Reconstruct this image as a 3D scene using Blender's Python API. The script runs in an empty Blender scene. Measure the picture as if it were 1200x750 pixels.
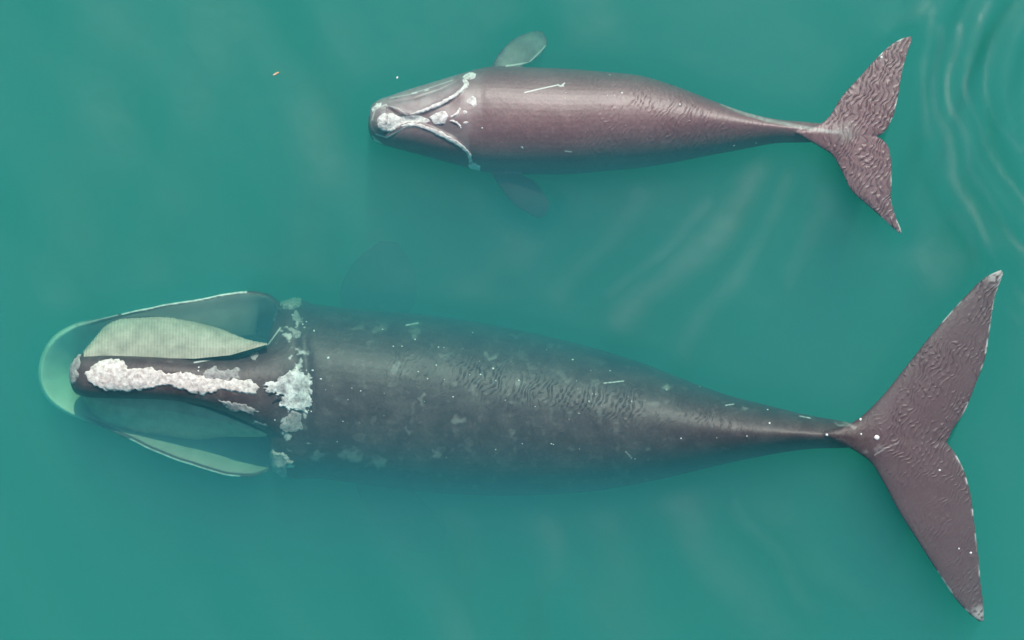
import bpy, bmesh, math, random
import numpy as np
from mathutils import Vector, noise
from mathutils.bvhtree import BVHTree

random.seed(7); rng = np.random.default_rng(7)
S = bpy.context.scene; COL = S.collection

# ------------------------------------------------------------------ camera, sky, sun, exposure
CAM_H = 28.0            # drone height above the sea, m
FRAME_W = 15.0          # metres of sea across the frame
cam = bpy.data.cameras.new('camera'); camo = bpy.data.objects.new('camera', cam); COL.objects.link(camo)
camo.location = (0, 0, CAM_H); camo.rotation_euler = (0, 0, 0)
cam.sensor_width = 36; cam.lens = 36 * CAM_H / FRAME_W; cam.clip_start = .5; cam.clip_end = 3000
S.camera = camo

SUN_EL, SUN_AZ = math.radians(50), math.radians(8)     # azimuth from +Y towards +X
w = bpy.data.worlds.new('World'); S.world = w; w.use_nodes = True
nt = w.node_tree; bg = nt.nodes['Background']
sky = nt.nodes.new('ShaderNodeTexSky'); sky.sky_type = 'NISHITA'; sky.sun_disc = False
sky.sun_elevation = SUN_EL; sky.sun_rotation = SUN_AZ
nt.links.new(sky.outputs[0], bg.inputs[0]); bg.inputs[1].default_value = 0.09

sl = bpy.data.lights.new('sun', 'SUN'); sl.energy = 4.4; sl.angle = math.radians(.53); sl.color = (1, .95, .88)
so = bpy.data.objects.new('sun', sl); COL.objects.link(so)
sd = Vector((math.sin(SUN_AZ) * math.cos(SUN_EL), math.cos(SUN_AZ) * math.cos(SUN_EL), math.sin(SUN_EL)))
so.rotation_euler = sd.to_track_quat('Z', 'Y').to_euler(); so.location = sd * 60

vs = S.view_settings; vs.view_transform = 'Standard'; vs.look = 'None'; vs.exposure = 0; vs.gamma = 1
S.cycles.use_denoising = True; S.cycles.max_bounces = 6; S.cycles.volume_bounces = 4
S.cycles.diffuse_bounces = 2; S.cycles.glossy_bounces = 2; S.cycles.transparent_max_bounces = 12
S.cycles.use_adaptive_sampling = True; S.cycles.adaptive_threshold = .02; S.cycles.adaptive_min_samples = 16; S.cycles.sample_clamp_indirect = 6

# ------------------------------------------------------------------ helpers
PX = FRAME_W / 1200
def P(px, py, z=0.0):
    k = PX * (CAM_H - z) / CAM_H
    return ((px - 600) * k, (375 - py) * k, z)
def to_px(co):                                   # (n,3) metres -> photo pixels
    k = PX * (CAM_H - co[:, 2]) / CAM_H
    return np.stack([co[:, 0] / k + 600, 375 - co[:, 1] / k], 1)
def crop1(pts): return [(20 + x / 2.884, 320 + y / 2.884) for x, y in pts]      # sketch units of the adult's head
def crop2(pts): return [(420 + x / 3, 20 + y / 3) for x, y in pts]              # sketch units of the calf's head

def mesh_obj(name, verts, faces, mat=None, parent=None, smooth=True):
    me = bpy.data.meshes.new(name); me.from_pydata([tuple(v) for v in verts], [], faces); me.update()
    if smooth and len(me.polygons): me.polygons.foreach_set('use_smooth', [True] * len(me.polygons))
    o = bpy.data.objects.new(name, me); COL.objects.link(o)
    if mat: me.materials.append(mat)
    if parent: o.parent = parent
    return o
def tag(o, label=None, cat=None, group=None, kind=None):
    if label: o['label'] = label
    if cat: o['category'] = cat
    if group: o['group'] = group
    if kind: o['kind'] = kind
    return o
def catmull(ts, vals, q):
    """smooth interpolation of table rows (monotone ts) at q"""
    ts = np.asarray(ts, float); vals = np.asarray(vals, float)
    m = np.gradient(vals, ts, axis=0)
    i = np.clip(np.searchsorted(ts, q) - 1, 0, len(ts) - 2)
    h = ts[i + 1] - ts[i]; t = (q - ts[i]) / h
    h00 = 2*t**3 - 3*t**2 + 1; h10 = t**3 - 2*t**2 + t; h01 = -2*t**3 + 3*t**2; h11 = t**3 - t**2
    e = (slice(None),) + (None,) * (vals.ndim - 1)
    return h00[e]*vals[i] + (h10*h)[e]*m[i] + h01[e]*vals[i+1] + (h11*h)[e]*m[i+1]
def resample(pts, n):
    p = np.asarray(pts, float)
    d = np.r_[0, np.cumsum(np.linalg.norm(np.diff(p, axis=0), axis=1))]
    return catmull(d, p, np.linspace(0, d[-1], n))
def loft(rows, faces_off, verts, faces, close_u=False):
    """rows: list of equally long closed rings"""
    n = len(rows); m = len(rows[0]); b = len(verts)
    for r in rows: verts.extend(r)
    for i in range(n if close_u else n - 1):
        i2 = (i + 1) % n
        for j in range(m):
            j2 = (j + 1) % m
            faces.append((b + i*m + j, b + i*m + j2, b + i2*m + j2, b + i2*m + j))
    if not close_u:
        faces.append(tuple(b + j for j in reversed(range(m))))
        faces.append(tuple(b + (n-1)*m + j for j in range(m)))
OUTLINES = []
def trunk(table, verts, faces, nx=120, m=64, sink=.55):
    """table rows: x, upper edge, lower edge, z top, z bottom, roundness, ridge offset px"""
    T = np.asarray(table, float)
    q = np.linspace(T[0, 0], T[-1, 0], nx); V = catmull(T[:, 0], T[:, 1:], q)
    OUTLINES.append([(x, r[0]) for x, r in zip(q, V)] + [(x, r[1]) for x, r in zip(q[::-1], V[::-1])])
    rows = []
    for x, (yu, yl, zt, zb, n, off) in zip(q, V):
        r = []
        zc = zt * (1 - sink) + zb * sink; yc = (yu + yl) / 2; hw = max(.5, (yl - yu) / 2)
        for j in range(m):
            a = 2 * math.pi * j / m; c, s = math.cos(a), math.sin(a)
            e = 2 / n
            cy = math.copysign(abs(c) ** e, c); sz = math.copysign(abs(s) ** e, s)
            z = zc + (zt - zc) * sz if s > 0 else zc + (zc - zb) * sz
            py = yc + hw * cy + off * max(0, sz) ** 2
            X, Y, _ = P(x, py, zc); r.append((X, Y, z))
        rows.append(r)
    loft(rows, None, verts, faces)
def blade(lead, trail, zfun, thick, verts, faces, n=40, m=28):
    """lens-shaped fin between a leading and a trailing edge (photo px)"""
    L = resample(lead, n); Tr = resample(trail, n); rows = []
    if zfun(1, 0) > -1.6: OUTLINES.append(list(L) + list(Tr[::-1]))
    for i in range(n):
        u = i / (n - 1); t = thick(u); r = []
        for j in range(m):
            a = 2 * math.pi * j / m
            f = .5 - .5 * math.cos(a)                       # 0 lead .. 1 trail .. 0
            p = L[i] * (1 - f) + Tr[i] * f
            prof = math.sin(a) * (1 - .45 * f)
            X, Y, Z = P(p[0], p[1], zfun(u, f)); r.append((X, Y, Z + prof * t + math.copysign(.016, math.sin(a) + 1e-9)))
        rows.append(r)
    loft(rows, None, verts, faces)
def remeshed(name, verts, faces, voxel, smooth_it=3, mat=None, parent=None):
    t = mesh_obj('tmp', verts, faces)
    bm = bmesh.new(); bm.from_mesh(t.data); bmesh.ops.recalc_face_normals(bm, faces=bm.faces); bm.to_mesh(t.data); bm.free()
    md = t.modifiers.new('r', 'REMESH'); md.mode = 'VOXEL'; md.voxel_size = voxel; md.use_smooth_shade = True
    sm = t.modifiers.new('s', 'SMOOTH'); sm.iterations = smooth_it; sm.factor = .5
    me = bpy.data.meshes.new_from_object(t.evaluated_get(bpy.context.evaluated_depsgraph_get()))
    old = t.data; bpy.data.objects.remove(t); bpy.data.meshes.remove(old)
    me.name = name; me.polygons.foreach_set('use_smooth', [True] * len(me.polygons))
    o = bpy.data.objects.new(name, me); COL.objects.link(o); me.materials.clear()
    if mat: me.materials.append(mat)
    if parent: o.parent = parent
    return o
def coords(me):
    a = np.empty(len(me.vertices) * 3); me.vertices.foreach_get('co', a); return a.reshape(-1, 3)
def normals(me):
    a = np.empty(len(me.vertices) * 3); me.vertices.foreach_get('normal', a); return a.reshape(-1, 3)
def seg_dist(p, line):
    """distance of px points to a polyline"""
    d = np.full(len(p), 1e9); L = np.asarray(line, float)
    for a, b in zip(L[:-1], L[1:]):
        ab = b - a; t = np.clip(((p - a) @ ab) / (ab @ ab + 1e-12), 0, 1)
        d = np.minimum(d, np.linalg.norm(p - (a + t[:, None] * ab), axis=1))
    return d
def in_poly(p, poly):
    L = np.asarray(poly, float); r = np.zeros(len(p), bool); j = len(L) - 1
    for i in range(len(L)):
        xi, yi = L[i]; xj, yj = L[j]
        c = ((yi > p[:, 1]) != (yj > p[:, 1])) & (p[:, 0] < (xj - xi) * (p[:, 1] - yi) / (yj - yi + 1e-12) + xi)
        r ^= c; j = i
    return r
_tab = rng.random((256, 256))
def vnoise(p, s):
    """cheap value noise 0..1 on px points, cell size s"""
    q = p / s + 37.3; i = np.floor(q).astype(int); f = q - i; f = f * f * (3 - 2 * f)
    g = lambda a, b: _tab[(i[:, 0] + a) % 256, (i[:, 1] + b) % 256]
    return (g(0, 0)*(1-f[:, 0]) + g(1, 0)*f[:, 0])*(1-f[:, 1]) + (g(0, 1)*(1-f[:, 0]) + g(1, 1)*f[:, 0])*f[:, 1]
def fbm(p, s): return .5*vnoise(p, s) + .3*vnoise(p + 91, s/2.1) + .2*vnoise(p + 17, s/4.3)
def smooth01(x): x = np.clip(x, 0, 1); return x*x*(3 - 2*x)

# ------------------------------------------------------------------ materials
def new_mat(name):
    m = bpy.data.materials.new(name); m.use_nodes = True; return m, m.node_tree, m.node_tree.nodes['Principled BSDF']
def N(nt, t, **kw):
    n = nt.nodes.new(t)
    for k, v in kw.items():
        if k.startswith('i_'): n.inputs[k[2:].replace('_', ' ')].default_value = v
        else: setattr(n, k, v)
    return n
def skin_mat(name, dark, light, blotch_scale, blotch_amt, ripple_scale, ripple_str, angle, rough, spec):
    m, nt, b = new_mat(name); L = nt.links.new
    tc = N(nt, 'ShaderNodeTexCoord')
    n1 = N(nt, 'ShaderNodeTexNoise', i_Scale=blotch_scale, i_Detail=6.0, i_Roughness=.62); L(tc.outputs['Object'], n1.inputs['Vector'])
    r1 = N(nt, 'ShaderNodeMapRange', i_From_Min=.42, i_From_Max=.72); L(n1.outputs[0], r1.inputs[0]); r1.inputs['To Max'].default_value = blotch_amt
    mx = N(nt, 'ShaderNodeMix', data_type='RGBA'); mx.inputs[6].default_value = (*dark, 1); mx.inputs[7].default_value = (*light, 1)
    L(r1.outputs[0], mx.inputs[0])
    # small pale flecks of sloughing skin
    n3 = N(nt, 'ShaderNodeTexNoise', i_Scale=7.5, i_Detail=8.0, i_Roughness=.72); L(tc.outputs['Object'], n3.inputs['Vector'])
    r3 = N(nt, 'ShaderNodeMapRange', i_From_Min=.54, i_From_Max=.74); L(n3.outputs[0], r3.inputs[0]); r3.inputs['To Max'].default_value = .38
    mx0 = mx; mx = N(nt, 'ShaderNodeMix', data_type='RGBA'); L(r3.outputs[0], mx.inputs[0]); L(mx0.outputs[2], mx.inputs[6]); mx.inputs[7].default_value = (*[min(.6, c * 1.5) for c in light], 1)
    # fine mottling
    n2 = N(nt, 'ShaderNodeTexNoise', i_Scale=26.0, i_Detail=4.0); L(tc.outputs['Object'], n2.inputs['Vector'])
    r2 = N(nt, 'ShaderNodeMapRange', i_From_Min=.3, i_From_Max=.7); r2.inputs['To Min'].default_value = .82; r2.inputs['To Max'].default_value = 1.18
    L(n2.outputs[0], r2.inputs[0])
    mu = N(nt, 'ShaderNodeMix', data_type='RGBA', blend_type='MULTIPLY'); mu.inputs[0].default_value = 1
    L(mx.outputs[2], mu.inputs[6]); L(r2.outputs[0], mu.inputs[7])
    at = N(nt, 'ShaderNodeAttribute', attribute_name='pigment')
    mp = N(nt, 'ShaderNodeMix', data_type='RGBA'); L(at.outputs['Alpha'], mp.inputs[0]); L(mu.outputs[2], mp.inputs[6]); L(at.outputs['Color'], mp.inputs[7])
    L(mp.outputs[2], b.inputs['Base Color'])
    b.inputs['Roughness'].default_value = rough; b.inputs['Specular IOR Level'].default_value = spec
    # ripple relief shaped to imitate caustic light lines on the skin
    mpg = N(nt, 'ShaderNodeMapping'); mpg.inputs['Rotation'].default_value = (0, 0, math.radians(angle)); L(tc.outputs['Object'], mpg.inputs[0])
    wv = N(nt, 'ShaderNodeTexWave', i_Scale=ripple_scale, i_Distortion=9.0, i_Detail=2.2); wv.inputs['Detail Scale'].default_value = .8
    L(mpg.outputs[0], wv.inputs['Vector'])
    rel = N(nt, 'ShaderNodeAttribute', attribute_name='relief')
    wn = N(nt, 'ShaderNodeTexNoise', i_Scale=3.2, i_Detail=2.0); L(tc.outputs['Object'], wn.inputs['Vector'])
    wsub = N(nt, 'ShaderNodeVectorMath', operation='MULTIPLY_ADD'); L(wn.outputs['Color'], wsub.inputs[0]); wsub.inputs[1].default_value = (.28, .28, .28); L(mpg.outputs[0], wsub.inputs[2])
    L(wsub.outputs[0], wv.inputs['Vector'])
    mp2 = N(nt, 'ShaderNodeMapping'); mp2.inputs['Rotation'].default_value = (0, 0, math.radians(angle - 55)); L(tc.outputs['Object'], mp2.inputs[0])
    wv2 = N(nt, 'ShaderNodeTexWave', i_Scale=ripple_scale * .6, i_Distortion=12.0, i_Detail=2.0); wv2.inputs['Detail Scale'].default_value = .9; L(mp2.outputs[0], wv2.inputs['Vector'])
    wm = N(nt, 'ShaderNodeMix', data_type='FLOAT'); wm.inputs[0].default_value = .30; L(wv.outputs['Fac'], wm.inputs[2]); L(wv2.outputs['Fac'], wm.inputs[3])
    pw = N(nt, 'ShaderNodeMath', operation='POWER'); L(wm.outputs[0], pw.inputs[0]); pw.inputs[1].default_value = 3.6
    pr = N(nt, 'ShaderNodeMath', operation='MULTIPLY'); L(pw.outputs[0], pr.inputs[0]); L(rel.outputs['Fac'], pr.inputs[1])
    bp = N(nt, 'ShaderNodeBump', i_Strength=ripple_str, i_Distance=.02); L(pr.outputs[0], bp.inputs['Height'])
    bp2 = N(nt, 'ShaderNodeBump', i_Strength=.25, i_Distance=.01); L(n2.outputs[0], bp2.inputs['Height']); L(bp.outputs[0], bp2.inputs['Normal'])
    L(bp2.outputs[0], b.inputs['Normal'])
    return m
M_ADULT = skin_mat('adult_skin', (.060, .037, .041), (.165, .128, .125), 2.6, .42, 4.4, .72, 28, .5, .4)
M_CALF = skin_mat('calf_skin', (.165, .078, .088), (.26, .148, .152), .8, .6, 4.4, .62, 24, .52, 1.0)
def rough_mat(name, c1, c2, scale, bump=.6):
    m, nt, b = new_mat(name); L = nt.links.new
    tc = N(nt, 'ShaderNodeTexCoord'); n1 = N(nt, 'ShaderNodeTexNoise', i_Scale=scale, i_Detail=5.0, i_Roughness=.65); L(tc.outputs['Object'], n1.inputs['Vector'])
    r = N(nt, 'ShaderNodeMapRange', i_From_Min=.34, i_From_Max=.62); L(n1.outputs[0], r.inputs[0])
    mx = N(nt, 'ShaderNodeMix', data_type='RGBA'); mx.inputs[6].default_value = (*c1, 1); mx.inputs[7].default_value = (*c2, 1)
    L(r.outputs[0], mx.inputs[0]); L(mx.outputs[2], b.inputs['Base Color'])
    b.inputs['Roughness'].default_value = .85; b.inputs['Specular IOR Level'].default_value = .15
    bp = N(nt, 'ShaderNodeBump', i_Strength=bump, i_Distance=.03); L(n1.outputs[0], bp.inputs['Height']); L(bp.outputs[0], b.inputs['Normal'])
    return m
M_CALL = rough_mat('callosity_white', (.44, .36, .34), (.86, .80, .75), 15, .3)
M_CALLG = rough_mat('callosity_grey', (.20, .18, .18), (.46, .43, .42), 12)
M_CALLC = rough_mat('calf_callosity', (.50, .43, .42), (.90, .86, .84), 16)
M_CALLP = rough_mat('callosity_patchy', (.26, .22, .225), (.90, .86, .83), 9, .5)
M_BALEEN = rough_mat('baleen_plate', (.42, .38, .31), (.64, .57, .47), 4, .2)
M_SPECK = rough_mat('white_speck', (.8, .78, .76), (.9, .9, .9), 10, .1)
M_EYE = rough_mat('eye_dark', (.02, .02, .02), (.03, .03, .03), 10, .1)
M_BLOW = rough_mat('blowhole_dark', (.015, .012, .014), (.03, .025, .03), 10, .1)
M_WOOD = rough_mat('drift_wood', (.45, .25, .12), (.75, .6, .45), 30, .3)
M_SAND = rough_mat('sea_sand', (.10, .14, .12), (.16, .2, .17), .4, .3)

# sea water: the body of the water (what absorbs and scatters) and its skin (what mirrors)
mv = bpy.data.materials.new('sea_water'); mv.use_nodes = True; nt = mv.node_tree; nt.nodes.clear()
out = nt.nodes.new('ShaderNodeOutputMaterial')
SIG_S = (.097, .330, .440); SIG_A = (.60, .106, .19)
sc_ = nt.nodes.new('ShaderNodeVolumeScatter'); ab_ = nt.nodes.new('ShaderNodeVolumeAbsorption'); add = nt.nodes.new('ShaderNodeAddShader')
sc_.inputs['Color'].default_value = (*SIG_S, 1); sc_.inputs['Density'].default_value = 1
ab_.inputs['Color'].default_value = (*[1 - a for a in SIG_A], 1); ab_.inputs['Density'].default_value = 1
sc_.inputs['Anisotropy'].default_value = 0
nt.links.new(sc_.outputs[0], add.inputs[0]); nt.links.new(ab_.outputs[0], add.inputs[1]); nt.links.new(add.outputs[0], out.inputs['Volume'])

ms = bpy.data.materials.new('water_skin'); ms.use_nodes = True; nt = ms.node_tree; nt.nodes.clear(); L = nt.links.new
out = nt.nodes.new('ShaderNodeOutputMaterial'); mixs = nt.nodes.new('ShaderNodeMixShader')
tr = nt.nodes.new('ShaderNodeBsdfTransparent'); gl = nt.nodes.new('ShaderNodeBsdfGlossy'); gl.inputs['Roughness'].default_value = .45
fr = nt.nodes.new('ShaderNodeFresnel'); fr.inputs['IOR'].default_value = 1.34
tc = nt.nodes.new('ShaderNodeTexCoord'); n1 = N(nt, 'ShaderNodeTexNoise', i_Scale=2.2, i_Detail=3.0); L(tc.outputs['Object'], n1.inputs['Vector'])
bp = N(nt, 'ShaderNodeBump', i_Strength=.12, i_Distance=.1); L(n1.outputs[0], bp.inputs['Height'])
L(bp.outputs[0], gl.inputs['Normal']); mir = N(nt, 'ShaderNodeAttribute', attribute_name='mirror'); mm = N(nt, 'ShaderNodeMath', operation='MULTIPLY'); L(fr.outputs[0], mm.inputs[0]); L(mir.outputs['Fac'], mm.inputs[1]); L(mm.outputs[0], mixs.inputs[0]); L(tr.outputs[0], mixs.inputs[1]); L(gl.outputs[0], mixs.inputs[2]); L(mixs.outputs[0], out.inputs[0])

# ------------------------------------------------------------------ setting
R = 220
def box(name, x, z0, z1, mat):
    v = [(a, b, c) for c in (z0, z1) for a, b in ((-x, -x), (x, -x), (x, x), (-x, x))]
    f = [(3, 2, 1, 0), (4, 5, 6, 7), (0, 1, 5, 4), (1, 2, 6, 5), (2, 3, 7, 6), (3, 0, 4, 7)]
    return mesh_obj(name, v, f, mat, smooth=False)
tag(box('water', R, -13, 0, mv), 'green sea water filling the whole scene', None, None, 'structure')
# sea floor, hidden below the murk
g = np.linspace(-R + 1, R - 1, 60)
sv = [(x, y, -11.5 + .5 * noise.noise((x * .06, y * .06, 0))) for y in g for x in g]
sf = [(j*60+i, j*60+i+1, j*60+i+61, j*60+i+60) for j in range(59) for i in range(59)]
tag(mesh_obj('sea_floor', sv, sf, M_SAND), 'sandy sea floor far below the whales', None, None, 'structure')
# ------------------------------------------------------------------ patches laid on a body
class Skin:
    def __init__(s, o):
        me = o.data; s.o = o
        s.co = coords(me); s.bvh = BVHTree.FromPolygons([Vector(c) for c in s.co], [tuple(p.vertices) for p in me.polygons])
    def top(s, x, y):
        h = s.bvh.ray_cast(Vector((x, y, 1)), Vector((0, 0, -1)))
        return (h[0].z, h[1]) if h[0] else (None, None)
def patch(skin, name, poly, thick, mat, parent, step=1.0, lump=9.0, zguess=-.2, rag=1.5, grow=.3):
    """a raised rough patch of skin growth with the outline poly (photo px), lying on the body"""
    poly = np.asarray(poly, float); lo, hi = poly.min(0) - 3, poly.max(0) + 3
    xs = np.arange(lo[0], hi[0], step); ys = np.arange(lo[1], hi[1], step)
    GX, GY = np.meshgrid(xs, ys); p = np.stack([GX.ravel(), GY.ravel()], 1)
    jig = np.stack([vnoise(p, 5) - .5, vnoise(p + 55, 5) - .5], 1) * 2 * rag + np.stack([vnoise(p + 7, 2.3) - .5, vnoise(p + 29, 2.3) - .5], 1) * 1.2 * rag
    ins = in_poly(p + jig, poly); dist = seg_dist(p + jig, np.vstack([poly, poly[:1]])) * np.where(ins, 1, -1) + grow
    n1 = fbm(p, lump); n2 = vnoise(p + 13, 2.2)
    idx = -np.ones(len(p), int); verts = []
    for k in np.nonzero(dist > -1.2)[0]:
        x, y, _ = P(p[k, 0], p[k, 1], zguess); z, nn = skin.top(x, y)
        if z is None: continue
        d = dist[k]; h = -.012 + (thick * (.35 + .7 * n1[k]) + .012 + thick * .14 * (n2[k] - .5)) * float(smooth01(np.array((d + .9) / 3.0)))
        nn = nn if nn.z > 0 else -nn
        v = Vector((x, y, z)) + nn * h
        idx[k] = len(verts); verts.append(v)
    nxs = len(xs); faces = []
    for j in range(len(ys) - 1):
        for i in range(nxs - 1):
            q = [idx[j*nxs+i], idx[(j+1)*nxs+i], idx[(j+1)*nxs+i+1], idx[j*nxs+i+1]]
            if min(q) < 0: continue
            zz = [verts[a].z for a in q]
            if max(zz) - min(zz) > .15: continue
            faces.append(tuple(q))
    # keep the largest connected piece
    par = list(range(len(verts)))
    def find(a):
        while par[a] != a: par[a] = par[par[a]]; a = par[a]
        return a
    for q in faces:
        for a in q[1:]: par[find(a)] = find(q[0])
    cnt = {}
    for q in faces: cnt[find(q[0])] = cnt.get(find(q[0]), 0) + 1
    big = max(cnt, key=cnt.get); faces = [q for q in faces if find(q[0]) == big]
    use = sorted({a for q in faces for a in q}); mp_ = {a: i for i, a in enumerate(use)}
    return mesh_obj(name, [verts[a] for a in use], [tuple(mp_[a] for a in q) for q in faces], mat, parent)
def ribbon_poly(line, wd, n=30):
    c = resample(line, n); t = np.gradient(c, axis=0); t /= np.linalg.norm(t, axis=1)[:, None]
    nn = np.stack([-t[:, 1], t[:, 0]], 1); wv_ = np.interp(np.linspace(0, 1, n), np.linspace(0, 1, len(wd)), wd)[:, None] / 2
    return np.vstack([c + nn * wv_, (c - nn * wv_)[::-1]])
def ellipse(cx, cy, rx, ry, a=0, n=18):
    t = np.linspace(0, 2*math.pi, n, endpoint=False); a = math.radians(a)
    wob = 1 + .16 * np.sin(2*t + cx) + .1 * np.sin(3*t + cy)
    x, y = rx*np.cos(t)*wob, ry*np.sin(t)*wob
    return np.stack([cx + x*math.cos(a) - y*math.sin(a), cy + x*math.sin(a) + y*math.cos(a)], 1)
def specks(skin, name, pts, mat, parent, zguess):
    v, f = [], []
    for (px, py, r) in pts:
        x, y, _ = P(px, py, zguess); z, nn = skin.top(x, y)
        if z is None: continue
        b = len(v); rr = r * PX; m = 7
        q = nn.to_track_quat('Z', 'Y') if nn.z > 0 else (-nn).to_track_quat('Z', 'Y')
        for h, k in ((-.004, 1.0), (rr * .35, .75)):
            for j in range(m):
                a = 2*math.pi*j/m; jit = random.uniform(.75, 1.2)
                v.append(Vector((x, y, z)) + q @ Vector((math.cos(a)*rr*k*jit, math.sin(a)*rr*k*jit, h)))
        v.append(Vector((x, y, z)) + q @ Vector((0, 0, rr * .5)))
        for j in range(m):
            j2 = (j+1) % m; f += [(b+j, b+j2, b+m+j2, b+m+j), (b+m+j, b+m+j2, b+2*m)]
    o = mesh_obj(name, v, f, mat, parent); o['kind'] = 'stuff'; return o
def pigment(o, layers):
    """layers: (rgb, weight array); stored as a colour attribute"""
    me = o.data; n = len(me.vertices); rgb = np.zeros((n, 3)); a = np.zeros(n)
    for c, wgt in layers:
        wgt = np.clip(wgt, 0, 1); na = a + wgt * (1 - a)
        rgb = np.where(na[:, None] > 1e-4, (rgb * (a * (1 - wgt))[:, None] + np.array(c)[None] * wgt[:, None]) / np.maximum(a * (1 - wgt) + wgt, 1e-4)[:, None], rgb)
        a = na
    at = me.color_attributes.new('pigment', 'FLOAT_COLOR', 'POINT')
    at.data.foreach_set('color', np.concatenate([rgb, a[:, None]], 1).ravel().astype(np.float32))

def relief(o, arr): o.data.attributes.new('relief', 'FLOAT', 'POINT').data.foreach_set('value', np.clip(arr, 0, 2).astype(np.float32))
# ------------------------------------------------------------------ adult whale
A = bpy.data.objects.new('whale', None); COL.objects.link(A)
tag(A, 'large dark adult whale with open mouth, white callosities and pale baleen', 'whale')
V, F = [], []
trunk([  # x, upper, lower, ztop, zbot, n, ridge
    (306, 424, 486, -.62, -1.70, 2, 0), (317, 390, 520, -.54, -2.0, 2, 0), (326, 362, 554, -.48, -2.2, 2.1, 0), (340, 352, 560, -.36, -2.4, 2.1, 0), (372, 357, 560, -.34, -2.55, 2.2, 0),
    (420, 362, 566, -.34, -2.75, 2.2, 0), (500, 369, 576, -.36, -2.9, 2.2, 0), (600, 385, 580, -.34, -2.9, 2.15, 0), (700, 409, 574, -.29, -2.6, 2.1, 0),
    (760, 428, 564, -.25, -2.3, 2.0, 0), (800, 444, 555, -.21, -2.0, 1.9, 0), (850, 462, 543, -.16, -1.65, 1.8, 0), (900, 475, 533, -.15, -1.35, 1.7, 1),
    (950, 487, 526, -.12, -1.05, 1.6, 1), (985, 493, 525, -.12, -.85, 1.6, 1), (1020, 500, 524, -.13, -.62, 1.7, 0), (1060, 508, 524, -.17, -.42, 1.8, 0), (1095, 514, 523, -.21, -.31, 2, 0)],
    V, F, 150, 72, .56)
# upper jaw: the narrow arched rostrum
trunk([(83, 430, 448, -.50, -.72, 2, 0), (88, 419, 459, -.32, -.85, 2.2, 0), (97, 414, 464, -.20, -.92, 2.4, 0), (115, 413, 466, -.13, -.92, 2.5, 0), (150, 414, 467, -.10, -.88, 2.5, 0),
       (200, 417, 469, -.09, -.82, 2.5, 0), (250, 421, 478, -.10, -.85, 2.4, 0), (285, 418, 492, -.13, -1.0, 2.3, 0), (315, 404, 508, -.19, -1.3, 2.2, 0),
       (342, 382, 532, -.27, -1.7, 2.1, 0), (375, 372, 542, -.34, -2.1, 2.1, 0)], V, F, 90, 60)
# flukes
ul = [(962, 508), (1005, 491), (1028, 470), (1057, 435), (1087, 397), (1110, 370), (1134, 344), (1157, 323), (1173, 316)]
ut = [(1108, 518), (1109.5, 517), (1116, 505), (1131, 482), (1142, 455), (1154, 423), (1160, 388), (1166, 350), (1176, 320)]
ll = [(962, 509), (1002, 529), (1019, 541), (1034, 564), (1051, 596), (1075, 634), (1098, 670), (1122, 705), (1141, 724), (1148, 729)]
lt = [(1108, 518), (1109.5, 519), (1116, 526), (1128, 546), (1137, 576), (1142, 611), (1147, 652), (1150, 687), (1153, 718), (1153, 728)]
th = lambda u: .10 * (1 - u) ** .8 + .012
blade(ul, ut, lambda u, f: -.15 + .02*math.sin(u*3) - .02*u*u + .04*f*(1-u), th, V, F, 60, 32)
blade(ll, lt, lambda u, f: -.15 + .01*math.sin(u*3) - .03*u*u + .04*f*(1-u), th, V, F, 60, 32)
# flippers, far down on the sides
blade([(405, 376), (398, 345), (412, 310), (445, 282)], [(472, 382), (488, 350), (486, 318), (466, 284)], lambda u, f: -2.75 + .45*u, lambda u: .13*(1-u)**.7 + .02, V, F, 30, 24)
blade([(415, 556), (425, 590), (450, 625), (490, 648)], [(480, 570), (505, 595), (525, 620), (520, 645)], lambda u, f: -2.1 - 1.6*u, lambda u: .13*(1-u)**.7 + .02, V, F, 30, 24)
# lower jaw: the bowed lips, open round the baleen
rim = [(330, 398, -1.5), (332, 380, -1.25), (328, 362, -1.0), (314, 347, -.70), (292, 342, -.48), (263, 345, -.42), (228, 351, -.42), (187, 358, -.48), (150, 366, -.58), (112, 375, -.76), (80, 386, -.98), (60, 402, -1.12), (49, 424, -1.2),
       (48, 446, -1.2), (57, 466, -1.15), (76, 481, -1.05), (110, 497, -.95), (150, 515, -.85), (180, 529, -.8), (210, 541, -.78), (242, 551, -.78), (274, 559, -.84), (302, 557, -1.0), (320, 548, -1.25), (327, 528, -1.5)]
rim = resample(rim, 110); rim[:, :2] += np.stack([vnoise(rim[:, :2] + 8, 17) - .5, vnoise(rim[:, :2] + 60, 17) - .5], 1) * 1.3; OUTLINES.append([p[:2] for p in rim])
inner_v, inner_f = [], []
rows = []; irow = []
for i, (px, py, z) in enumerate(rim):
    ex = (px - 240) / 190.; ey = (py - 446) / 100.
    tdir = rim[min(i+1, len(rim)-1)][:2] - rim[max(i-1, 0)][:2]; tdir /= np.linalg.norm(tdir)
    nin = np.array([-tdir[1], tdir[0]])
    if nin @ np.array([230 - px, 446 - py]) < 0: nin = -nin
    fr_ = float(np.clip((120 - px) / 70, 0, 1))                       # 1 at the front of the jaw
    X0, Y0, _ = P(px, py, z); o2 = np.array([nin[0], -nin[1]])
    g_ = 1 - .5*fr_ - (.52*float(smooth01(np.array((px - 100)/130))) if py < 446 else 0)
    sec = [(.01, 0.0), (-.004 - .05*fr_, -.04 - .06*fr_), (-.02 - .10*fr_, -.35), (.02 - .06*fr_, -.8), (.16, -1.3), (.5, -1.65 + .25*fr_), (.66, -1.3*g_), (.5, -.95*g_), (.34, -.62*g_), (.2, -.36*g_), (.09, -.13*g_), (.035, -.015)]
    r = [(X0 + o2[0]*d, Y0 + o2[1]*d, max(z + h, -2.75)) for d, h in sec]
    rows.append(r); irow.append([r[k] for k in (6, 7, 8, 9, 10)])
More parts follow.
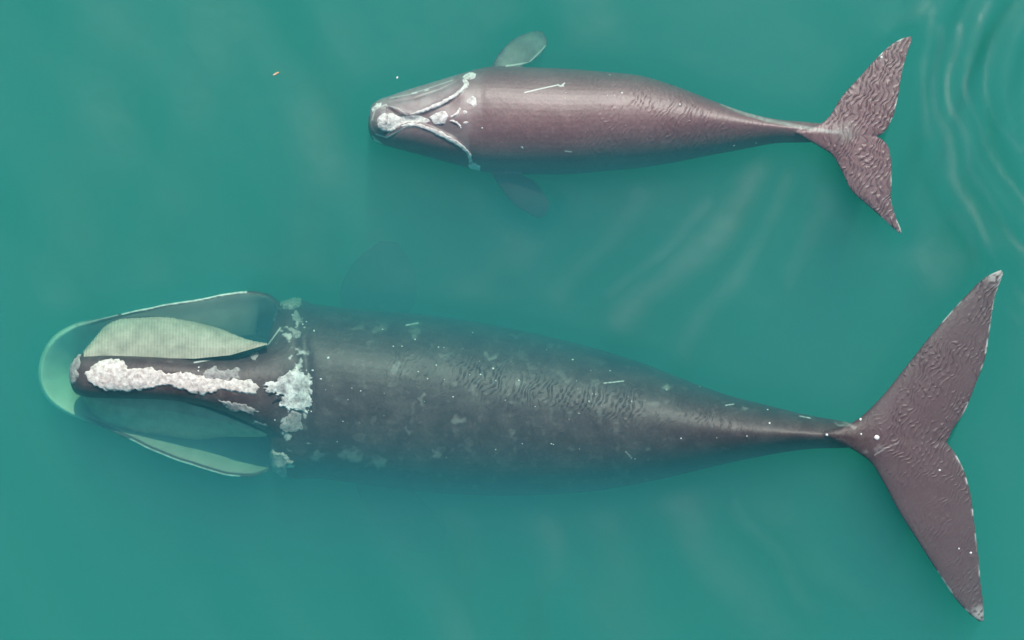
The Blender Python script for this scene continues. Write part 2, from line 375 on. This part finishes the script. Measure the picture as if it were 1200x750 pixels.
loft(rows, None, V, F)
for r in irow: inner_v.extend(r)
for i in range(len(irow) - 1):
    for j in range(4): inner_f.append((i*5+j, i*5+j+1, (i+1)*5+j+1, (i+1)*5+j))
# mouth floor and tongue
def blob(cx, cy, cz, rx, ry, rz, nu=28, nv=16):
    vs_, fs_ = [], []
    for a in range(1, nv):
        t = math.pi*a/nv
        for b in range(nu):
            s = 2*math.pi*b/nu; x, y, _ = P(cx, cy, cz)
            vs_.append((x + rx*math.cos(t), y + ry*math.sin(t)*math.cos(s), cz + rz*math.sin(t)*math.sin(s)))
    rows = [vs_[k*nu:(k+1)*nu] for k in range(nv-1)]
    return rows
for bb in (blob(215, 447, -2.25, 1.95, .95, .45), blob(215, 447, -1.95, 1.6, .5, .35)):
    loft(bb, None, V, F); b0 = len(inner_v)
    for r in bb: inner_v.extend(r)
    for i in range(len(bb)-1):
        for j in range(28): inner_f.append((b0+i*28+j, b0+i*28+(j+1) % 28, b0+(i+1)*28+(j+1) % 28, b0+(i+1)*28+j))
body = remeshed('body', V, F, .021, 4, M_ADULT, A)
co = coords(body.data); pp = to_px(co)
# swellings and hollows of the head: blowhole mound, brow ridge, eye bulges
up = np.clip(normals(body.data)[:, 2], 0, 1)
dz = np.zeros(len(co))
def bump_at(cx, cy, rx, ry, h): return h * np.exp(-((pp[:, 0]-cx)/rx)**2 - ((pp[:, 1]-cy)/ry)**2)
dz += bump_at(326, 444, 16, 16, .05) + bump_at(335, 356, 13, 11, .18) + bump_at(333, 551, 13, 11, .16)
dz -= .05*np.exp(-(seg_dist(pp, [(352, 372), (356, 400), (359, 440), (357, 480), (352, 525)])/7)**2)      # crease behind the head
dz += .03*np.exp(-(seg_dist(pp, crop1([(890, 185), (850, 240), (780, 265), (700, 285), (600, 302), (480, 292)]))/1.6)**2)  # edge of the upper lip
dz += .012*(fbm(pp, 30) - .5)*np.clip((pp[:, 0]-340)/40, 0, 1)*np.clip((1000-pp[:, 0])/60, 0, 1)
co[:, 2] += dz * up
body.data.vertices.foreach_set('co', co.ravel()); body.data.update()
# pigment
ib = BVHTree.FromPolygons([Vector(v) for v in inner_v], inner_f)
din = np.full(len(co), 9.)
head = np.nonzero(pp[:, 0] < 350)[0]
for k in head:
    h = ib.find_nearest(Vector(co[k]), .12)
    if h[0] is not None: din[k] = h[3]
rost = in_poly(pp, [(80, 412), (200, 414), (320, 385), (345, 380), (345, 540), (300, 510), (200, 470), (84, 466)]) & (co[:, 2] > -.75)
w_in = smooth01((.10 - din) / .05) * (~rost)
rn = fbm(pp, 14); rf = vnoise(pp, 3.5); rf2 = fbm(pp + 31, 4.5)
lay = [((.45, .45, .40), np.maximum(w_in, .95*smooth01((118 - pp[:, 0])/25)*(~rost)) * (.7 + .3*rn)), ((.72, .72, .64), .9*smooth01((104 - pp[:, 0])/30)*(~rost)*(co[:, 2] > -1.7)*(.25 + 1.1*fbm(pp + 3, 24)))]
def edge_line(line, wd): return smooth01((wd - seg_dist(pp, line)) / (wd*.6))
rl = [tuple(p[:2]) for p in rim]
rz = lambda a, b: [p for p in rl[a:b]]
for xa, xb, sd_, wd, amt in ((140, 294, -1, 2.0, 1), (88, 140, -1, 1.6, .5), (56, 88, -1, 1.8, .9), (52, 80, 1, 1.5, .4), (148, 280, 1, 2.8, 1)):
    ln = [p for p in rl if xa <= p[0] <= xb and (p[1] - 446) * sd_ > 0]
    lay.append(((.86, .86, .82), amt * edge_line(ln, wd) * (.6 + .5*rf)))
lay.append(((.75, .74, .72), .8*edge_line(crop1([(890, 185), (850, 240), (780, 265), (700, 285), (600, 302)]), 1.2)))
def soft_poly(poly, soft, rag=3.0):
    q = pp + np.stack([vnoise(pp, 6)-.5, vnoise(pp+77, 6)-.5], 1)*2*rag
    d = seg_dist(q, np.vstack([poly, poly[:1]]))*np.where(in_poly(q, poly), 1, -1)
    return smooth01(d/soft + .5) * (co[:, 2] > -1.9) * (up > .1)
pale = (.50, .50, .47)
for (cx, cy, rx, ry, a, amt) in [(495, 468, 6, 5, 0, .7), (538, 493, 11, 4, 5, .6), (477, 503, 4, 4, 0, .5), (510, 530, 4, 3, 0, .8), (463, 430, 6, 6, 0, .5), (533, 450, 6, 4, 10, .5),
        (553, 455, 5, 5, 0, .5), (575, 418, 6, 4, 0, .6), (373, 535, 9, 6, 0, .75), (412, 535, 17, 7, 5, .6), (443, 542, 9, 5, 20, .6), (418, 384, 11, 4, 3, .4), (487, 390, 7, 4, 0, .5),
        (445, 385, 10, 3, 0, .35), (609, 446, 5, 3, 20, .5), (640, 470, 7, 3, 30, .4), (784, 455, 4, 3, 0, .9), (872, 481, 3, 2, 0, .8), (994, 496, 12, 3.6, 4, .9), (1030, 525, 5, 4, 30, .8), (1015, 527, 4, 3, 0, .7),
        (757, 563, 4, 2, 5, .8), (757, 530, 5, 2, 5, .5), (605, 393, 10, 3, 10, .35), (1140, 642, 5, 3, 40, -1), (447, 296, 8, 5, 60, .6), (352, 500, 8, 4, 30, .4), (600, 505, 8, 3, 10, .3), (520, 418, 9, 5, 10, .35), (660, 440, 14, 5, 15, .3)]:
    if amt > 0: lay.append((pale, .6*amt*soft_poly(ellipse(cx, cy, rx*.9, ry*.9, a), 4.5, 5)*(.25 + .95*rf2)))
for line, wd, amt in [([(476, 381), (490, 378.5)], 1.2, .8), ([(708, 449), (731, 446.5)], .85, 1), ([(733, 529), (738, 534), (740, 537)], 1, .8), ([(850, 475), (860, 473.5)], .9, .8), ([(937, 487.5), (950, 490)], 1.0, .8),
        ([(1025, 533), (1040, 524), (1052, 519)], 1, .8)]:
    lay.append(((.8, .8, .78), amt*edge_line(line, wd)*(up > .1)*(.5 + .6*rf)))
# scattered sloughing skin round the blowholes, out to both corners of the mouth
band = np.exp(-(seg_dist(pp, [(338, 352), (344, 390), (345, 430), (345, 480), (338, 520), (328, 553)])/15)**2)
lay.append(((.60, .57, .55), .9*smooth01((fbm(pp + 9, 9) + .22*band - .80)/.12)*(up > .15)*(pp[:, 0] > 300)*(pp[:, 0] < 366)))
lay.append((pale, .14*smooth01((fbm(pp + 21, 11) - .66)/.14)*(up > .3)*np.clip((pp[:, 0]-365)/30, 0, 1)*np.clip((900-pp[:, 0])/80, 0, 1)*(.2 + .9*rf2)))
lay.append(((.135, .092, .102), .65*smooth01((pp[:, 0]-1000)/40)))
# pale nicked fluke edges
fe = np.minimum(seg_dist(pp, ut[2:]), np.minimum(seg_dist(pp, lt[2:]), np.minimum(seg_dist(pp, ul[4:]), seg_dist(pp, ll[6:]))))
lay.append(((.62, .60, .58), .9*smooth01((2.4 - fe)/2)*smooth01((vnoise(pp, 9) - .45)/.25)*(pp[:, 0] > 1090)))
tips = np.minimum(np.hypot(pp[:, 0]-1168, pp[:, 1]-324)/12, np.hypot(pp[:, 0]-1148, pp[:, 1]-720)/12)
lay.append(((.45, .42, .42), .7*smooth01(1.3-tips)*(rf > .45)))
pigment(body, lay)
ridge_ = [(480, 425), (560, 440), (650, 458), (750, 475), (850, 489), (960, 503)]
relief(body, (1 - w_in)*(pp[:, 0] > 110)*(.08 + .45*np.exp(-(seg_dist(pp, ridge_)/24)**2)*np.clip((pp[:, 0]-420)/120, 0, 1)*np.clip((930-pp[:, 0])/60, 0, 1))*(.05+1.6*smooth01((fbm(pp, 34)-.25)*2)) + .9*smooth01((pp[:, 0]-1010)/30)*smooth01((fbm(pp+50, 34)-.28)*2.6)*(1 - .55*smooth01((pp[:, 1]-515)/30)))
sk = Skin(body)
C1 = lambda *p: crop1(p)
patch(sk, 'bonnet_callosity', C1((236, 335), (262, 312), (318, 293), (352, 303), (372, 332), (450, 325), (520, 347), (560, 338), (640, 358), (700, 362), (790, 368), (817, 386), (800, 407), (760, 402), (690, 390), (625, 408), (580, 396), (530, 378), (480, 375), (430, 386), (370, 395), (320, 394), (268, 382), (240, 360)), .036, M_CALL, A, .8, 9, -.12, 1.8, 1.8)
for poly, m_, t_ in [(C1((635, 352), (655, 316), (690, 324), (752, 322), (757, 350), (720, 362), (680, 360)), M_CALLG, .03),
                 (C1((216, 272), (186, 305), (173, 345), (188, 372), (214, 362), (219, 300)), M_CALLG, .03),
                 (C1((832, 382), (868, 368), (905, 350), (938, 318), (962, 330), (992, 345), (992, 448), (972, 470), (930, 462), (888, 452), (896, 412), (850, 402)), M_CALLP, .035),
                 (C1((888, 522), (930, 468), (962, 478), (966, 520), (942, 542), (902, 538)), M_CALLG, .02),
                 (C1((690, 425), (760, 436), (828, 468), (806, 478), (750, 466), (700, 448)), M_CALLG, .015),
                 (C1((795, 503), (850, 505), (846, 517), (802, 516)), M_CALLG, .012),
                 (ellipse(297, 417, 6, 4.5, 0), M_CALLG, .015), (ellipse(344, 371, 6, 5, 0), M_CALLG, .02),
                 (C1((893, 185), (925, 180), (950, 195), (945, 220), (930, 215), (915, 200)), M_CALLG, .02),
                 (C1((866, 85), (900, 72), (935, 85), (945, 105), (925, 122), (890, 120), (868, 108)), M_CALLG, .05),
                 (C1((812, 645), (850, 600), (892, 618), (930, 640), (902, 660), (886, 700), (848, 692), (838, 655)), M_CALLG, .05)]:
    patch(sk, 'callosity', poly, t_, m_, A, .8, 7, -.35 if poly[0][1] > 380 else -.5, 4.2 if m_ is M_CALLP else 2.4, .8 if m_ is M_CALLP else .3)
# blowhole: two slits in front of the white patch
for ln in (C1((850, 415), (872, 405), (905, 412), (930, 400)), C1((862, 440), (885, 428), (912, 440), (935, 450))):
    patch(sk, 'blowhole', ribbon_poly(ln, [1.5, 3, 3, 1]), .035, M_BLOW, A, .8, 7, -.25, .2)
sp = [(385, 419, 1.4), (366, 388, 1.1), (366, 434, 1.1), (376, 444, 1.0), (365, 482, 1.1), (446, 386, 1.1), (460, 406, 1.1), (470, 406, 1.0), (485, 398, 1.1), (490, 435.5, 1), (501, 444, 1), (513, 407, 1), (511, 428, 1.1), (578, 432, 1.5), (563, 439, 1.2), (531, 465, 1.1), (608, 446, 1.2), (672, 422, 1.4), (553, 390, 1), (423, 458, .9),
      (824, 454.6, 1.4), (901, 480.5, 1.3), (900, 495, 1.4), (965, 508.5, 1.8), (1004, 490, 1.8), (1022, 511, 3.2), (797, 513, 1.2), (873, 510, 1.0), (716, 435, 1), (1004, 507, 1.3), (242, 417.5, 2.2), (236, 430, 1.2), (236, 434, 1.2), (339, 369, 1.2), (352, 380, 1.2), (356, 377, 1), (366, 387.5, 1.1), (384, 419.5, 1.3), (367, 434, 1.2), (377, 444, 1), (323, 492, 1.1), (1095, 549, 1.5), (1118, 640, 1.2), (646, 520, 1), (690, 470, 1), (740, 470, .9), (1132, 645, 1.6)]
for _ in range(45): sp.append((random.uniform(370, 900), random.uniform(385, 540), random.choice((.5, .6, .7, .8))))
specks(sk, 'skin_speck', sp, M_SPECK, A, -.4)
# baleen: rows of thin plates hanging from each side of the rostrum
def baleen(inner, outer, side, z_in, z_out):
    q = np.linspace(99, 312, 124); yi = np.interp(q, *np.array(inner).T); yo = catmull(np.array(outer)[:, 0], np.array(outer)[:, 1:], q)[:, 0]
    v, f = [], []
    for x, a, b in zip(q, yi, yo):
        t = (x - 99) / 213; a -= side * 6 * (1 - t)
        env = math.sin(math.pi * min(1, max(0, .12 + .85*t))) ** .6
        zo = z_in + (z_out - z_in) * env + random.uniform(-.015, .015); b = b + random.uniform(-.3, .3) + .8*math.sin(x*.09)
        pr = []                                            # outline of one plate in the (y, z) plane
        for k in range(7):
            s = k / 6; pr.append((a + (b - a) * math.sin(s*math.pi/2) ** .9, z_in + (zo - z_in) * (1 - math.cos(s*math.pi/2)) ** .9))
        pr += [(a + (b - a) * .75, zo - .25), (a, zo - .1)]
        lean = .018
        base = len(v)
        for dx in (-.0092, .0092):
            for (y, z) in pr:
                X, Y, _ = P(x, y, z); v.append((X + dx + lean * (z - z_in) , Y, z))
        m = len(pr)
        f.append(tuple(base + j for j in range(m))); f.append(tuple(base + m + j for j in reversed(range(m))))
        for j in range(m): j2 = (j+1) % m; f.append((base+j, base+m+j, base+m+j2, base+j2))
    o = mesh_obj('baleen', v, f, M_BALEEN, A, smooth=False); o['kind'] = 'stuff'; return o
b1 = baleen([(99, 414), (165, 415), (228, 418), (270, 415), (312, 404)], [(99, 410), (112, 396), (120.5, 386), (138, 374), (165.6, 368), (200, 369), (228, 375), (256, 385), (283.5, 395), (312, 402)], -1, -.28, -.88)
b2 = baleen([(99, 464), (165, 468), (207, 472), (242, 481), (270, 491), (312, 508)], [(99, 468), (106, 480), (113.6, 491), (131, 506), (148, 512), (165.6, 516), (193, 517), (228, 517), (263, 513), (312, 511)], 1, -.60, -1.65)
b1['label'] = 'cream baleen plates on the sunlit side of the mouth'; b2['label'] = 'shaded grey-green baleen plates on the far side of the mouth'

# ------------------------------------------------------------------ calf
B = bpy.data.objects.new('whale_calf', None); COL.objects.link(B)
tag(B, 'smaller purplish-brown whale calf with closed mouth and spread flippers, beside the adult', 'whale')
V, F = [], []
trunk([(432, 138, 154, -.42, -.62, 2, 0), (435, 126, 162, -.27, -.85, 2.2, 0), (442, 119, 167, -.19, -.95, 2.3, 0), (457, 113, 172, -.15, -1.0, 2.3, 0), (480, 105, 178, -.12, -1.1, 2.3, 0), (510, 96, 186, -.10, -1.2, 2.3, 0), (540, 87, 194, -.08, -1.32, 2.3, 0),
       (567, 80, 201, -.09, -1.45, 2.2, 0), (620, 79.5, 204, -.08, -1.55, 2.1, 0), (670, 81.5, 203.5, -.08, -1.55, 2.1, 0), (700, 84, 201, -.08, -1.5, 2.05, -2), (754, 90, 196, -.08, -1.35, 2.0, -3),
       (796, 103, 189, -.09, -1.15, 1.9, -4), (837, 119, 181, -.10, -.95, 1.8, -6), (875, 132, 174, -.11, -.8, 1.7, -5), (908, 139.5, 168, -.12, -.65, 1.6, -3), (945, 143, 167, -.13, -.5, 1.6, -1), (980, 147, 166, -.15, -.38, 1.7, 0), (1015, 154, 164, -.17, -.27, 2, 0)], V, F, 150, 64)
cul = [(932, 155), (967, 141), (987, 112), (1008, 89), (1029, 66), (1046, 51), (1060, 44), (1067, 42.5)]
cut = [(1026, 160), (1028, 159.5), (1034, 157), (1044, 143), (1052, 116), (1056, 91), (1062, 66), (1069, 46)]
cll = [(932, 156), (960, 172), (975, 182), (985, 199), (998, 224), (1017, 241), (1033, 255), (1046, 267), (1053, 273)]
clt = [(1026, 160), (1028, 160.5), (1040, 170), (1044, 187), (1045, 212), (1044, 232), (1050, 255), (1056, 270), (1056.5, 273)]
thc = lambda u: .06*(1-u)**.8 + .006
blade(cul, cut, lambda u, f: -.15 - .03*u*u + .02*f*(1-u), thc, V, F, 50, 28)
blade(cll, clt, lambda u, f: -.15 - .05*u*u + .02*f*(1-u), thc, V, F, 50, 28)
blade([(575, 92), (577, 77), (586, 61), (600, 47), (616, 39), (629, 36)], [(612, 95), (612, 78), (624, 72), (636, 61), (642, 49), (636, 37)], lambda u, f: -.62 - .4*u, lambda u: .05*(1-u)**.6 + .008, V, F, 34, 24)
blade([(572, 190), (576, 203), (588, 222), (603, 240), (618, 250), (631, 256)], [(608, 190), (612, 204), (625, 212), (638, 228), (645, 240), (640, 252)], lambda u, f: -.64 - .5*u, lambda u: .05*(1-u)**.6 + .008, V, F, 34, 24)
cbody = remeshed('body', V, F, .0125, 4, M_CALF, B)
co = coords(cbody.data); pp = to_px(co); up = np.clip(normals(cbody.data)[:, 2], 0, 1)
C2 = lambda *p: crop2(p)
lipU = C2((100, 298), (150, 335), (190, 345), (250, 320), (310, 292), (355, 262), (378, 232), (372, 212))
lipL = C2((95, 425), (150, 385), (200, 378), (260, 398), (325, 428), (365, 455), (388, 482), (395, 510))
rostp = np.array(lipU + lipL[::-1])
inr = in_poly(pp, rostp); dl = np.minimum(seg_dist(pp, lipU), seg_dist(pp, lipL))
hd = smooth01((568 - pp[:, 0]) / 12)
dz = np.zeros(len(co))
dz += np.where(inr, -.04*smooth01(dl/6)*smooth01((546-pp[:, 0])/22), -.0*dl) * hd + .014*np.exp(-((dl-1.2)/1.8)**2)*hd
cb = np.hypot(pp[:, 0]-452, (pp[:, 1]-143)*1.05) + 5*(fbm(pp, 16)-.5); rn_ = fbm(pp + 5, 14)
dz += .05*np.exp(-(cb/13)**2) - .02*np.exp(-((cb-16)/2.0)**2)*hd*(.2+rn_) - .012*np.exp(-((cb-21)/1.8)**2)*hd*(.2+rn_)
dz += .06*np.exp(-((pp[:, 0]-524)/18)**2 - ((pp[:, 1]-138)/12)**2)
dz -= .014*np.exp(-(seg_dist(pp, [(561, 96), (563, 120), (565, 145), (564, 175), (561, 190)])/7)**2)
dz -= .02*np.exp(-(seg_dist(pp, C2((110, 300), (200, 285), (290, 255), (350, 225)))/1.6)**2)
dz += .006*(fbm(pp, 18)-.5)
co[:, 2] += dz*up; cbody.data.vertices.foreach_set('co', co.ravel()); cbody.data.update()
rf = vnoise(pp, 3.0); rn = fbm(pp, 12); hd = smooth01((574 - pp[:, 0] + 14*(rn - .5))/44)
lay = []
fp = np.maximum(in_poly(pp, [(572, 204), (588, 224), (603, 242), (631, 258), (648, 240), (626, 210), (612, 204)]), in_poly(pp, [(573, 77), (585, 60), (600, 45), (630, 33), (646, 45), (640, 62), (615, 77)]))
lay.append(((.070, .050, .056), .85*fp))  # dark tone over both flippers, standing in for shade on the lower one
# greyer sides of the lips and grey head
lay.append(((.36, .31, .32), .85*hd*smooth01((.62*rn + .25))*(~inr)*smooth01((170-pp[:, 1])/30)))
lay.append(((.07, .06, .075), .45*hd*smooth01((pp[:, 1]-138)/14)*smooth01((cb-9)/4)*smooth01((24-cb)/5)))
lay.append(((.28, .215, .22), .7*hd*inr*smooth01(rn*1.5)))
for line, wd, amt in [(C2((585, 265), (640, 252), (695, 240)), 1.0, .9), (C2((700, 238), (712, 243), (725, 232)), 1.2, .9), (C2((75, 440), (50, 420)), 1.3, .6), (C2((48, 362), (58, 325), (95, 308), (140, 322), (172, 345)), 1.1, .55), (C2((62, 412), (100, 424), (140, 402), (168, 382)), 1.2, .6), (C2((56, 434), (84, 450)), 2.0, 1), (C2((110, 285), (180, 272), (260, 246), (330, 222)), .9, .4), (C2((190, 268), (205, 265)), 1.5, .7), (C2((235, 258), (245, 255)), 1.5, .6),
        ([(662, 177), (670, 178)], 1, .8), ([(611, 172), (613, 174)], 1, .6), (C2((460, 165), (475, 150)), 1.5, .8), (C2((520, 172), (600, 160), (660, 100)), 1.3, .7)]:
    lay.append(((.72, .70, .68), amt*edge_line(line, wd)*(up > .05)) if False else ((.72, .70, .68), amt*smooth01((wd - seg_dist(pp, line))/(wd*.6))*(up > .05)))
fl = in_poly(pp, [(573, 77), (585, 60), (600, 45), (630, 33), (646, 45), (640, 62), (615, 77)])
lay.append(((.26, .26, .25), fl*.4*smooth01((rn-.3)*2.2)))  # whitish reflection on the upper flipper, put into its colour
fe = np.minimum(np.minimum(seg_dist(pp, cut[2:]), seg_dist(pp, clt[2:])), np.minimum(seg_dist(pp, cul[4:]), seg_dist(pp, cll[6:])))
lay.append(((.6, .58, .57), .85*smooth01((1.8-fe)/1.5)*smooth01((vnoise(pp, 8)-.4)/.25)*(pp[:, 0] > 1020)))
# sun highlight line along the tail ridge, painted into the colour
rid = [(846, 122), (870, 132), (900, 141), (940, 149), (970, 154), (985, 155)]
lay.append(((.42, .42, .40), .65*smooth01((3.2-seg_dist(pp, rid))/2.5)*(.4+.8*rf)))
lay.append(((.34, .33, .30), .6*np.exp(-(((pp[:, 0]-990)/13)**2+((pp[:, 1]-155)/10)**2))*(.5+.7*rf)))
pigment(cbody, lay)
relief(cbody, (.05 + .5*smooth01((pp[:, 0]-600)/120))*smooth01((fbm(pp, 45)-.3)*2.4) + 1.15*smooth01((pp[:, 0]-955)/30)*(.4+1.0*fbm(pp+50, 25)))
sk2 = Skin(cbody)
for nm, poly, t_ in [('bonnet_callosity', C2((62, 365), (72, 345), (95, 335), (125, 338), (150, 350), (158, 368), (140, 385), (118, 400), (88, 402), (68, 390)), .022),
        ('lip_callosity', ribbon_poly(C2((180, 345), (250, 322), (310, 293), (355, 264), (380, 232), (368, 212)), [3, 5.2, 6, 5.6, 6, 5]), .016),
        ('lip_callosity', ribbon_poly(C2((150, 382), (200, 378), (260, 398), (325, 430), (365, 455), (388, 482), (395, 505)), [3, 4.6, 6, 6.4, 5.6, 5, 5]), .016),
        ('eye_callosity', C2((362, 205), (385, 183), (410, 188), (412, 205), (392, 216), (370, 215)), .03),
        ('eye_callosity', C2((383, 512), (400, 505), (428, 515), (425, 532), (400, 532)), .03),
        ('callosity', C2((248, 352), (275, 335), (305, 330), (318, 350), (305, 378), (268, 378)), .022),
        ('callosity', C2((150, 345), (210, 345), (250, 355), (255, 372), (200, 372), (150, 375)), .006),
        ('callosity', ribbon_poly(C2((322, 352), (345, 343), (358, 320)), [3, 3.4, 2.5]), .03),
        ('callosity', ribbon_poly(C2((320, 366), (345, 372), (358, 389)), [3, 3.4, 2.5]), .03),
        ('callosity', ellipse(544.5, 131, 3.4, 2.4, 40), .012), ('callosity', ellipse(546, 144, 3, 2.4, -40), .012), ('callosity', ellipse(554, 119, 6, 7, 20), .006),
        ('callosity', C2((42, 320), (60, 298), (80, 295), (78, 308), (58, 322), (46, 332)), .02)]:
    patch(sk2, nm, poly, t_, M_CALLC, B, .7, 5, -.12, .8)
for ln in (C2((318, 358), (338, 352), (352, 335)), C2((318, 366), (340, 374), (352, 392))):
    patch(sk2, 'blowhole', ribbon_poly(ln, [1, 1.4, .8]), .02, M_BLOW, B, .6, 5, -.12, .1)
sp = [(729, 108.5, 1.3), (660, 100, 1.2), (797, 122, 1.2), (862, 169, 1.2), (612, 172, 1), (888, 166, 1.2), (716, 84, 1), (540, 150, 1), (565, 150, 1), (1033, 67, 1.8)]
for _ in range(14): sp.append((random.uniform(580, 900), random.uniform(100, 175), random.choice((.5, .6))))
specks(sk2, 'skin_speck', sp, M_SPECK, B, -.12)

# ------------------------------------------------------------------ small floating things
def sliver(px, py, ln, ang, wd, name, label, cat, mat):
    x, y, _ = P(px, py, .055); a = math.radians(ang); d = Vector((math.cos(a), math.sin(a), 0)); n = Vector((-d.y, d.x, 0)); v, f = [], []
    for k in range(9):
        t = k/8*2-1; r = wd*(1-.55*abs(t)**2.5)*(1+.15*math.sin(k*2.1)); c = Vector((x, y, .055)) + d*(t*ln/2) + n*(.12*ln*math.sin(t*1.7)*.3)
        for j in range(6):
            b = 2*math.pi*j/6; v.append(c + n*(r*math.cos(b)) + Vector((0, 0, r*.7*math.sin(b))))
    for k in range(8):
        for j in range(6): f.append((k*6+j, k*6+(j+1) % 6, k*6+6+(j+1) % 6, k*6+6+j))
    f += [tuple(range(5, -1, -1)), tuple(range(48, 54))]
    return tag(mesh_obj(name, v, f, mat), label, cat)
sliver(323.5, 86.5, .10, 22, .018, 'drift_stick', 'tiny pale brown stick floating alone on open green water', 'stick', M_WOOD)
sliver(465.5, 91, .035, 60, .014, 'foam_fleck', 'tiny white fleck floating near the snout of the calf', 'foam', M_SPECK)

# rippled water skin, fine inside the area the drone sees
def axis(lo, hi, step, far):
    fine = np.arange(lo, hi + step, step); out_ = []; d = step; x = hi
    while x < far: d *= 1.35; x += d; out_.append(min(x, far))
    return np.r_[[-(q - hi) + lo for q in out_][::-1], fine, out_]
gx, gy = axis(-9, 9, .045, R), axis(-6, 6, .045, R)
X, Y = np.meshgrid(gx, gy)
def ring(cx, cy, r0, lam, amp, width, a0, a1):
    c = P(cx, cy); d = np.hypot(X - c[0], Y - c[1]); an = np.degrees(np.arctan2(Y - c[1], X - c[0])) % 360
    fall = np.exp(-((d - r0) / width) ** 2)
    am = smooth01((an - a0) / 25) * smooth01((a1 - an) / 25)
    return amp * fall * am * np.sin((d - r0) * 2 * math.pi / lam)
pxy = np.stack([X.ravel() / PX + 600, 375 - Y.ravel() / PX], 1)
Z = .042 * ring(1330, 110, 2.35, .60, 1, 1.0, 120, 285) + .005 * ring(1230, 190, .8, .13, 1, .5, 110, 290)
# long soft swell streaks slanting down from the top right
u = (X * .72 + Y * .42); st = vnoise(np.stack([u.ravel() / PX, (Y - X * .35).ravel() / PX * .18], 1), 42).reshape(X.shape)
Z = Z + .085 * (st - .5) + .018 * (fbm(pxy, 120).reshape(X.shape) - .5)
fade = np.exp(-(np.maximum(0, np.abs(X) - 9) / 20) ** 2 - (np.maximum(0, np.abs(Y) - 6) / 20) ** 2)
Z = Z * fade + .05
nx_, ny_ = len(gx), len(gy)
wv = np.stack([X.ravel(), Y.ravel(), Z.ravel()], 1)
ii = np.arange(nx_ * (ny_ - 1)).reshape(ny_ - 1, nx_)[:, :-1].ravel()
wf = np.stack([ii, ii + 1, ii + 1 + nx_, ii + nx_], 1)
# the rippled sheet is cut away over the backs, its reflection fading round them
near = (np.abs(pxy[:, 0] - 600) < 700) & (np.abs(pxy[:, 1] - 375) < 460); dist = np.full(len(pxy), 999.); q = pxy[near]; dn = np.full(len(q), 999.)
for poly in OUTLINES:
    poly = np.asarray(poly, float); dn = np.minimum(dn, seg_dist(q, np.vstack([poly, poly[:1]])) * np.where(in_poly(q, poly), -1, 1))
dist[near] = dn; wf = wf[(dist[wf] > 3).any(1)]; use = np.unique(wf); remap = np.zeros(len(wv), int); remap[use] = np.arange(len(use)); wf = remap[wf]; wv = wv[use]
# pale light streaks and ripple arcs, painted in as a stronger mirror weight
streak_ = np.zeros(len(pxy)); pq = pxy + np.stack([vnoise(pxy, 60) - .5, vnoise(pxy + 40, 60) - .5], 1) * 26
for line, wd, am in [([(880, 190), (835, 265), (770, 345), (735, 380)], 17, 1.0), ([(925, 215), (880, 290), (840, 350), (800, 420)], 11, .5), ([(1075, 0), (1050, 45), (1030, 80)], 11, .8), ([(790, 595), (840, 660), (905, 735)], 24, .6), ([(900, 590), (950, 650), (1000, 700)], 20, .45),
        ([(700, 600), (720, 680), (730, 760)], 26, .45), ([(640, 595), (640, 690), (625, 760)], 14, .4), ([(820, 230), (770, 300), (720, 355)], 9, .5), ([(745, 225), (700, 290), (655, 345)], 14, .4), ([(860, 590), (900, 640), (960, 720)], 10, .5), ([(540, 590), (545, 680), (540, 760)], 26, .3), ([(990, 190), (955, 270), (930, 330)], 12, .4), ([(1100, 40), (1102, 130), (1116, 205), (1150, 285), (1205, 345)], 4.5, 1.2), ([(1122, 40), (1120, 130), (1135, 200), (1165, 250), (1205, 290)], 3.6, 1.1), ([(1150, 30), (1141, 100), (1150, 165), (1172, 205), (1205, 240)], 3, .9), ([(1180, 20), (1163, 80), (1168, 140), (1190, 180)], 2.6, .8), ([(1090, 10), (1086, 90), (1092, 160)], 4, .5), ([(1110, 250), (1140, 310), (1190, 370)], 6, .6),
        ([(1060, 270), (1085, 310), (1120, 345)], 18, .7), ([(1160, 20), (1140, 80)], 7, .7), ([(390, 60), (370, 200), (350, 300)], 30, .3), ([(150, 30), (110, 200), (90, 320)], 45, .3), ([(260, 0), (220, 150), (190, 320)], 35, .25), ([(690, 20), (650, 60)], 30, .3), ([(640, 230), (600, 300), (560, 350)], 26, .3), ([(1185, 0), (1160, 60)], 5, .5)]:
    streak_ = np.maximum(streak_, am * np.exp(-(seg_dist(pq, line) / wd) ** 2))
streak_ *= .45 + .9 * fbm(pxy + 15, 45)
mirror_wt = smooth01((dist[use] - 5) / 34) * (.6 + 2.7 * streak_[use])
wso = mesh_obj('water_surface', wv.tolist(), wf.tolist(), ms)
wso.data.attributes.new('mirror', 'FLOAT', 'POINT').data.foreach_set('value', mirror_wt.astype(np.float32))
tag(wso, 'gently rippled surface of the green sea', None, None, 'structure')
